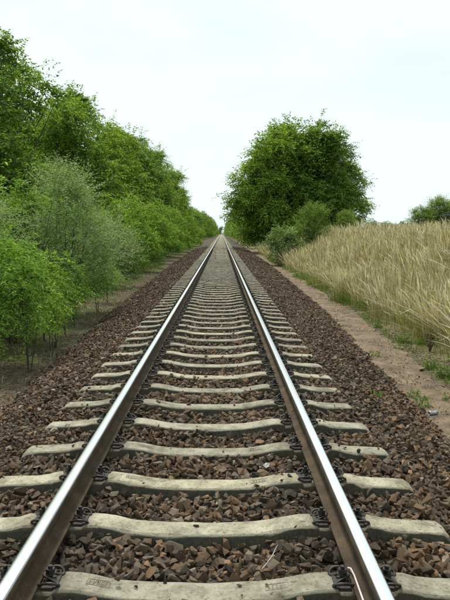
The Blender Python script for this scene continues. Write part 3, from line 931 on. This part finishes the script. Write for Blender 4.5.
plant('willow1', 'willow_bush', -4.0, 22.5, 0.85, 4.2, 'distant silvery willow bush standing among bright green shrubs', 'bush', 'willow bushes')
plant('near0', 'leafy_shrub', -3.45, 8.9, 1.06, 0.3, 'fresh green leafy shrub at the left edge of the photo, nearest to the track', 'shrub', 'leafy shrubs at the left edge')
plant('near1', 'leafy_shrub', -4.3, 9.9, 1.32, 1.9, 'taller fresh green shrub behind the nearest leafy shrub', 'shrub', 'leafy shrubs at the left edge')
plant('near1', 'leafy_shrub', -3.55, 10.9, 0.80, 4.0, 'low fresh green shrub in front of the smaller willow bush', 'shrub', 'leafy shrubs at the left edge')
sap = [(-2.62, 8.75, 1.0, 'bare stemmed sapling nearest to the camera on the left litter strip'), (-2.75, 9.35, 1.12, 'second bare stemmed sapling from the camera on the left strip'),
       (-2.78, 10.6, 1.0, 'thin sapling in front of the low fresh green shrub'), (-2.85, 12.0, 1.05, 'thin sapling in front of the large willow bush'), (-2.95, 13.2, 0.9, 'farthest thin sapling beside the willow and the ballast')]
sap += [(-3.0, 8.3, .8, 'short sapling below the nearest leafy shrub'), (-2.55, 9.9, .75, 'small sapling at the ballast edge between the taller saplings'), (-3.1, 11.4, 1.1, 'thin dark sapling under the smaller willow'),
        (-2.9, 15.4, .95, 'sapling beside the far side of the large willow'), (-3.1, 17.5, 1.0, 'sapling in front of the bright hedge beyond the willow')]
for i, (x, y, s, lab) in enumerate(sap):
    plant('sapling%d' % (i % 2), 'sapling', x, y, s, gr.uniform(0, 6.28), lab, 'sapling', 'saplings on bare stems')
# far rows on both sides, towards the vanishing point
for i, y in enumerate(np.arange(104, 440, 9.0)):
    plant('far%d' % (i % 2), 'distant_tree', -6.4 + gr.uniform(-.6, .6), y, gr.uniform(.92, 1.08) * float(np.interp(y, [104, 180, 340, 440], [.66, .8, .98, 1.05])), gr.uniform(0, 6.28), 'small distant tree in the row narrowing to the vanishing point on the left', 'tree', 'distant trees left of the track')
for i, y in enumerate(np.arange(78, 440, 9.0)):
    plant('far%d' % ((i + 1) % 2), 'distant_tree', 5.6 + gr.uniform(-.5, .5), y, gr.uniform(.8, 1.0), gr.uniform(0, 6.28), 'distant tree in the row narrowing to the vanishing point on the right', 'tree', 'distant trees right of the track')
for i, x in enumerate(np.arange(-44, 48, 5.5)):
    plant('far%d' % (i % 2), 'end_tree', float(x) + gr.uniform(-1, 1), 545 + gr.uniform(-12, 12), gr.uniform(.75, 1.05), gr.uniform(0, 6.28), 'tiny far tree in the line closing the view beyond the end of the straight track', 'tree', 'trees closing the view')
# big group on the right
plant('broad0', 'broad_tree', 4.7, 62, 0.98, 0.4, 'big round tree closest to the right rail with light green crown', 'tree', 'big trees right of the track')
plant('broad0', 'broad_tree', 7.3, 65.5, 1.06, 2.9, 'tall crown just right of the round tree closest to the rail', 'tree', 'big trees right of the track')
plant('broad1', 'broad_tree', 9.6, 65, 1.02, 2.2, 'tall dark crown in the middle of the right tree group', 'tree', 'big trees right of the track')
plant('broad1', 'broad_tree', 12.2, 68, 0.90, 5.4, 'dark green tree forming the right side of the group behind the bank', 'tree', 'big trees right of the track')
# bushes before them
plant('olive', 'olive_bush', 5.75, 39.5, 0.80, 0.7, 'dense olive green bush in front of the big trees', 'bush')
plant('olive', 'olive_bush', 8.6, 43, 0.55, 3.3, 'low olive bush half hidden by the dry grass, right of the denser one', 'bush')
plant('grey', 'grey_bush', 4.0, 38.0, 1.08, 1.2, 'small grey-green bush at the path edge before the big trees', 'bush')
for (x, y, h, sx, lab) in [(26.6, 83, 4.6, .75, 'lowest bush of the dark clump on the right skyline'), (29.4, 84, 5.8, .8, 'second bush of the clump on the skyline at the right edge'),
                      (32.6, 83, 6.6, .85, 'rounded bush of the right skyline clump standing just inside the photo edge'), (36.0, 84, 6.8, .85, 'bush of the right skyline clump cut by the photo edge')]:
    plant('olive', 'skyline_bush', x, y, sx * 2.0, gr.uniform(0, 6), lab, 'bush', 'bushes on the right skyline', sz=(h - .4) / 3.9)
for i, (x, y, h) in enumerate([(15.0, 70, 3.3), (18.0, 74, 2.9), (20.6, 78, 2.6), (23.6, 80, 2.9)]):
    plant('far%d' % (i % 2), 'skyline_bush', x, y, .42, gr.uniform(0, 6), '%s of the low bushes peeping over the dry grass bank' % ('leftmost', 'second from left', 'third from left', 'rightmost')[i], 'bush', 'low bushes over the bank', sz=(h - .5) / 9.7)

# ------------------------------------------------------------------ grass
def blades(bx, by, bz, length, width, lean_dir, lean, mats_mid, seed, segs=3, head=False):
    g = np.random.default_rng(seed)
    n = len(bx)
    lean = np.asarray(lean)
    base = np.column_stack([bx, by, bz])
    a = g.uniform(0, 6.28, n); side = np.column_stack([np.cos(a), np.sin(a), np.zeros(n)])
    t = np.linspace(0, 1, segs + 1)
    pts = []
    if head: wprof = np.array([0.45, 0.4, 0.35, 1.5, 0.1])[:segs + 1] if segs == 4 else np.array([0.4, 0.35, 2.8, 0.3])
    else: wprof = 1 - 0.95 * t ** 2
    if head: t = np.array([0, 0.4, 0.76, 0.88, 1.0]) if segs == 4 else np.array([0, .58, .87, 1])
    for k in range(segs + 1):
        c = base + np.column_stack([lean_dir[:, 0] * lean * t[k] ** 2, lean_dir[:, 1] * lean * t[k] ** 2, (t[k] - 0.35 * (lean / length) * t[k] ** 3)]) * length[:, None]
        w = (width * wprof[k])[:, None] * 0.5
        pts += [c - side * w, c + side * w]
    V = np.stack(pts, 1).reshape(-1, 3)
    k2 = 2 * (segs + 1)
    q = np.array([[2 * k, 2 * k + 1, 2 * k + 3, 2 * k + 2] for k in range(segs)])
    F = (q[None] + (np.arange(n) * k2)[:, None, None]).reshape(-1, 4)
    return V, F

def grass_patch(name, n, ybounds, xf, length, width, mat, label, seed, head, lean_m, clumpy=0.0, segs=4, per=1, wind=0.5):
    g = np.random.default_rng(seed)
    nt = n // per
    y = g.uniform(0, 1, nt) ** 1.25 * (ybounds[1] - ybounds[0]) + ybounds[0]
    x0, x1 = xf(y)
    x = x0 + (x1 - x0) * g.uniform(0, 1, nt) ** 1.25
    if clumpy:
        cl = np.sin(x * 2.3 + 1.3 * np.sin(y * 0.9)) * np.sin(y * 1.9 + 1.1 * np.sin(x * 1.4))
        k = g.uniform(-1, 1, nt) < cl + (1 - clumpy)
        x, y = x[k], y[k]
    nt = len(x)
    tl_ = g.uniform(0.62, 1.12, nt); tk = g.uniform(0.3, 1.7, nt) ** 1.3; ta = g.normal(size=nt) * 0.7
    ti = np.repeat(np.arange(nt), per)
    n = nt * per
    off_ = g.normal(size=(n, 2)) * (0.11 if per > 1 else 0.0)
    x = x[ti] + off_[:, 0]; y = y[ti] + off_[:, 1]
    x = np.maximum(x, xf(y)[0] - .15)
    z = ground_z(x, y) - 0.02
    patch = 0.5 + 0.5 * np.sin(x * 1.1 + 0.6 * y) * np.sin(0.47 * y - 0.8 * x + 1)
    ln = length * g.uniform(0.6, 1.15, n) * (0.8 + 0.3 * patch) * tl_[ti]
    ang = math.pi * 0.9 + ta[ti] + g.normal(size=n) * 0.5
    ld = np.column_stack([np.cos(ang), np.sin(ang)]) * wind + off_ * 5.0 + g.normal(size=(n, 2)) * .25
    broken = (g.uniform(size=n) < 0.06) & (x > xf(y)[0] + .5)
    le = np.clip(lean_m * tk[ti] * g.uniform(.5, 1.3, n) + broken * g.uniform(.5, 1.3, n), .05, 1.6)
    V, F = blades(x, y, z, ln, width * (0.8 + 0.025 * y) * g.uniform(.6, 1.35, n), ld, le, None, seed, segs, head)
    o = link(name, np_mesh(name, V, F, [mat]))
    return tag(o, label, 'grass', kind='stuff')

def bankx(y):
    a = np.interp(y, [5, 10, 20, 40, 60], [3.75, 3.85, 3.75, 3.7, 3.7]) + 0.15 * np.sin(y * 1.3) + 0.1 * np.sin(y * 3.7)
    b = np.clip(0.36 * y + 3.5, 6.5, 15)
    return a, b
grass_patch('tall_dry_grass', 84000, (5, 60), bankx, 1.10, 0.0060, M_STRAW, 'tall ripe straw coloured grass leaning on the right bank', 201, True, 0.30, 0.15, 3, 26)
grass_patch('green_bank_grass', 28000, (5, 60), bankx, 0.82, 0.010, M_GREENG, 'green under-grass growing between the ripe stalks of the bank', 202, False, 0.5, 0.45, 3, 24)
grass_patch('old_bank_grass', 12000, (5, 60), bankx, 0.75, 0.009, M_OLD, 'brown broken old stalks among the ripe grass of the bank', 205, False, 0.8, 0.3, 3, 12)
grass_patch('left_dry_grass', 9000, (5, 40), lambda y: (xl(y) - 3.0, xl(y) - 0.15), 0.30, 0.006, M_STRAW, 'thin dry grass among the litter left of the ballast', 206, False, 0.9, 0.6, 3, 12)
grass_patch('bank_weeds', 14000, (6, 45), lambda y: (bankx(y)[0] - .15, bankx(y)[0] + 1.4), 0.55, 0.012, M_WEED, 'green weeds growing up through the foot of the dry grass', 207, False, 0.5, 1.2, 3, 20)
grass_patch('verge_grass', 22000, (4, 45), lambda y: (np.interp(y, [0, 8, 11, 14.5, 19, 30, 60], [2.95, 3.1, 3.25, 3.4, 3.5, 3.62, 3.7]), np.interp(y, [5, 60], [4.1, 4.0])), 0.20, 0.010, M_WEED,
            'short green weeds and grass in patches along the foot of the bank', 203, False, 0.6, 1.25, 2)
grass_patch('left_grass', 22000, (5, 40), lambda y: (xl(y) - 3.2, xl(y) - 0.25), 0.17, 0.008, M_GREENG, 'thin short grass under the shrubs left of the ballast', 204, False, 0.7, 0.8, 2)
g = np.random.default_rng(88); nc = 560
uy = g.uniform(0, 1, nc) ** 1.3 * 34 + 6; ux = xl(uy) - 0.55 - g.uniform(0, 1, nc) * 2.6
k = g.uniform(size=nc) < np.clip((xl(uy) - ux) / 1.6, .12, 1); ux, uy = ux[k], uy[k]; nc = len(ux)
hh = g.uniform(.12, .5, nc) * np.clip((xl(uy) - ux) / 1.2, .4, 1.3)
ci = np.repeat(np.arange(nc), 85); m = len(ci)
hz_ = g.uniform(0, 1, m)
p = np.column_stack([ux[ci] + g.normal(size=m) * .13, uy[ci] + g.normal(size=m) * .13, ground_z(ux, uy)[ci] + hz_ * hh[ci]])
a_ = g.uniform(0, 6.28, m)
V, F = leaves(p, unit(np.column_stack([np.cos(a_), np.sin(a_), g.uniform(-.3, .5, m)])), unit(np.array([0, 0, 1.]) + g.normal(size=(m, 3)) * .4), g.uniform(.035, .08, m), g.uniform(.018, .036, m))
tag(link('undergrowth', np_mesh('undergrowth', V, F, [M_WEED])), 'low leafy undergrowth under the shrubs left of the ballast', 'undergrowth', kind='stuff')
# dead leaves and twigs of the left strip
g = np.random.default_rng(77); n = 15000
ly = g.uniform(0, 1, n) ** 1.4 * 32 + 4; lx = xl(ly) - 0.02 - g.uniform(0, 1, n) ** 1.2 * 2.6
pos = np.column_stack([lx, ly, np.maximum(ground_z(lx, ly), -9) + 0.012 + g.uniform(0, .02, n)])
dd = unit(np.column_stack([g.normal(size=n), g.normal(size=n), g.normal(size=n) * .2])); nr = unit(np.array([0, 0, 1.]) + g.normal(size=(n, 3)) * .4)
V, F = leaves(pos, dd, nr, g.uniform(.02, .06, n), g.uniform(.006, .028, n))
M_LITTER = leaf_material('dry leaf litter', [(0.2, (0.075, 0.055, 0.035)), (0.5, (0.17, 0.13, 0.085)), (0.8, (0.29, 0.24, 0.17))], 0.1, 0.8, 0.1, 2)
tag(link('leaf_litter', np_mesh('leaf_litter', V, F, [M_LITTER])), 'dry brown leaves and bits of stalk on the strip left of the ballast', 'leaf litter', kind='stuff')

# ------------------------------------------------------------------ single weeds
def weed_mesh(seed, n=70, h=0.2, w=0.014):
    g = np.random.default_rng(seed)
    a = g.uniform(0, 6.28, n); r = g.uniform(0, .35, n) * h
    ld = np.column_stack([np.cos(a), np.sin(a)])
    V, F = blades(r * np.cos(a), r * np.sin(a), np.full(n, -0.02), h * g.uniform(.5, 1.2, n), np.full(n, w) * g.uniform(.6, 1.3, n), ld, g.uniform(.3, 1.1, n), None, seed, 3)
    m = 60
    p = np.column_stack([np.clip(g.normal(size=m), -1.5, 1.5) * h * .28, np.clip(g.normal(size=m), -1.5, 1.5) * h * .28, g.uniform(.1, .75, m) * h])
    V2, F2 = leaves(p, unit(np.column_stack([p[:, 0], p[:, 1], g.normal(size=m) * .05])), unit(np.array([0, 0, 1.]) + g.normal(size=(m, 3)) * .4), .045, .022)
    V, F = join([(V, F), (V2, F2)])
    return np_mesh('weed_tuft', V, F, [M_WEED])
WM = [weed_mesh(1), weed_mesh(2, 90, .26), weed_mesh(3, 45, .16, .009)]
def at(pxx, pyy, zc):
    """point on the horizontal plane z=zc seen at photo pixel"""
    M = cam.matrix_world
    d = M.to_3x3() @ Vector(((pxx - 225) / 628, (300 - pyy) / 628, -1))
    t = (zc - CZ) / d.z
    return Vector((CX + d.x * t, d.y * t, zc))
wl_ = [(403, 343, 1, 1.0, 'largest round green weed tuft on the right edge of the path'), (421, 345, 1, .7, 'green tuft just right of the largest tuft by the path'), (430, 369, 0, 1.1, 'spreading green weed patch below the dark dead stalk'),
       (446, 378, 0, 1.2, 'green weed patch cut by the right photo edge'), (397, 350, 2, .7, 'small tuft standing on the path itself'), (373, 407, 2, 1.3, 'lone yellowish tuft growing out of the ballast stones'),
       (375, 358, 2, .9, 'small green tuft at the ballast edge, middle of the path'), (414, 399, 0, .8, 'weed tuft at the ballast edge above the can'), (422, 408, 2, 1.0, 'thin yellow-green tuft beside the can'),
       (360, 303, 1, .9, 'green weed clump at the foot of the dry grass, farther along'), (352, 300, 0, .9, 'low weed left of the farther clump at the foot of the grass'), (378, 328, 0, .9, 'low green weed between the two large clumps'),
       (336, 290, 1, .8, 'farthest green weed clump by the grass foot'), (449, 403, 0, .8, 'weed at the right photo edge beside the ballast'), (322, 297, 2, .8, 'tiny weed on the farther part of the path')]
for px_, py_, k, s, lab in wl_:
    p = at(px_, py_, GZ if px_ != 373 else -0.2)
    o = link('weed_tuft', WM[k], None, p); o.scale = (s, s, s); o.rotation_euler = (0, 0, gr.uniform(0, 6))
    tag(o, lab, 'weed', 'single weed tufts')
# dark dead stalk
g = np.random.default_rng(9)
parts = []
for i in range(7):
    a = g.uniform(0, 6.28); t = np.linspace(0, 1, 5)[:, None]
    parts.append(tube_np(np.array([0, 0, -.02]) + np.array([math.cos(a) * .07, math.sin(a) * .07, .34 * g.uniform(.6, 1)]) * t + g.normal(size=(5, 3)) * .006, np.linspace(.006, .003, 5), 4))
m = 70
p = np.column_stack([g.normal(size=m) * .035, g.normal(size=m) * .035, g.uniform(.08, .34, m)])
parts.append(leaves(p, unit(g.normal(size=(m, 3))), unit(g.normal(size=(m, 3))), .05, .022))
tag(link('dead_weed', np_mesh('dead_weed', *join(parts), [M_DEAD]), None, at(430, 352, GZ)), 'dark dried-up upright weed at the foot of the bank on the right', 'dead weed')

# ------------------------------------------------------------------ litter
def plain(name, col, rough=.6, metal=0):
    m, n, l, b = mat_new(name)
    co = n.new('ShaderNodeTexCoord'); n1 = noise(n, l, co.outputs['Object'], 50, 3)
    c = ramp(n, [(0.3, tuple(x * .75 for x in col)), (0.7, col)]); l.new(n1.outputs['Fac'], c.inputs['Fac'])
    l.new(c.outputs['Color'], b.inputs['Base Color']); b.inputs['Roughness'].default_value = rough; b.inputs['Metallic'].default_value = metal
    return m
# can
can_t = tag(empty('drink_can', at(433, 413, GZ + .045) , 0.25), 'crushed pale metal can lying where ballast meets the path', 'can')
def lathe(profile, seg=20, dent=0.0):
    V, F = [], []
    for r, x in profile:
        for j in range(seg):
            a = 2 * math.pi * j / seg
            rr = r * (1 - dent * max(0, math.sin(a)) ** 2 * math.exp(-((x) / .02) ** 2))
            V.append((x, rr * math.cos(a), rr * math.sin(a)))
    for i in range(len(profile) - 1):
        for j in range(seg): F.append([i * seg + j, i * seg + (j + 1) % seg, (i + 1) * seg + (j + 1) % seg, (i + 1) * seg + j])
    return np.array(V), np.array(F)
v, f = lathe([(.022, -.05), (.0265, -.045), (.030, -.038), (.030, -.01), (.030, .0), (.030, .012), (.030, .036), (.0265, .045), (.024, .05)], dent=.45)
link('body', np_mesh('body', v, f, [plain('pale can print', (.30, .32, .35), .35, .6)], smooth=True), can_t)
v, f = lathe([(.0235, .0505), (.024, .052), (.021, .049), (.004, .0485), (.0005, .0485)])
link('lid', np_mesh('lid', v, f, [plain('can lid', (.12, .12, .13), .3, .8)]), can_t)
v, f = lathe([(.0215, -.0505), (.019, -.047), (.0005, -.045)])
link('base', np_mesh('base', v, f, [plain('can base', (.5, .5, .5), .3, .8)]), can_t)
# pale scrap between the rails
g = np.random.default_rng(4)
X, Y = np.meshgrid(np.linspace(-.045, .045, 8), np.linspace(-.02, .02, 5))
Z = .008 * np.sin(X * 90) + .010 * np.sin(Y * 150 + X * 40) + g.uniform(-.003, .003, X.shape)
i = np.arange(4)[:, None] * 8 + np.arange(7)[None]
Vp = np.stack([X, Y, Z], -1).reshape(-1, 3); Fp = np.stack([i, i + 1, i + 9, i + 8], -1).reshape(-1, 4)
sc_o = link('paper_scrap', np_mesh('paper_scrap', Vp, Fp, [plain('dirty white paper', (.62, .63, .58), .8)]), None, at(265, 466, -0.045)); sc_o.rotation_euler = (.1, -.1, .5)
mod = sc_o.modifiers.new('thickness', 'SOLIDIFY'); mod.thickness = .0015
tag(sc_o, 'crumpled off-white scrap on the stones near the right rail', 'paper scrap')
# bleached twig
a, b_ = at(262, 569, -0.055), at(283, 543, -0.045)
t = np.linspace(0, 1, 9)[:, None]
pth = np.array(a) + (np.array(b_) - np.array(a)) * t + np.array([.012, 0, 0]) * np.sin(t * 5) + np.array([0, 0, .022]) * np.sin(t * 3.14)
tag(link('dry_twig', np_mesh('dry_twig', *tube_np(pth, np.linspace(.0028, .0013, 9), 5), [plain('bleached wood', (.45, .42, .36), .8)])), 'thin bleached curved twig on the stones between the two front sleepers', 'twig')
# white strip on the right rail foot
pth = np.array([[.702, 2.30, .034], [.704, 2.45, .034], [.706, 2.58, .035], [.706, 2.66, .038], [.699, 2.705, .046], [.690, 2.722, .040]])
V, F = tube_np(pth, .0042, 6)
tag(link('white_strip', np_mesh('white_strip', V, np.array(F), [plain('white plastic', (.72, .70, .64), .5)])), 'thin white plastic strip lying along the foot of the right rail', 'plastic strip')
o = link('white_pebble', smesh[5], None, at(42, 594, -.06)); o.data = smesh[5].copy(); o.data.materials.clear(); o.data.materials.append(plain('white stone', (.7, .7, .66), .6)); o.scale = (.022,) * 3
tag(o, 'small white pebble below the clip by the left rail', 'pebble')
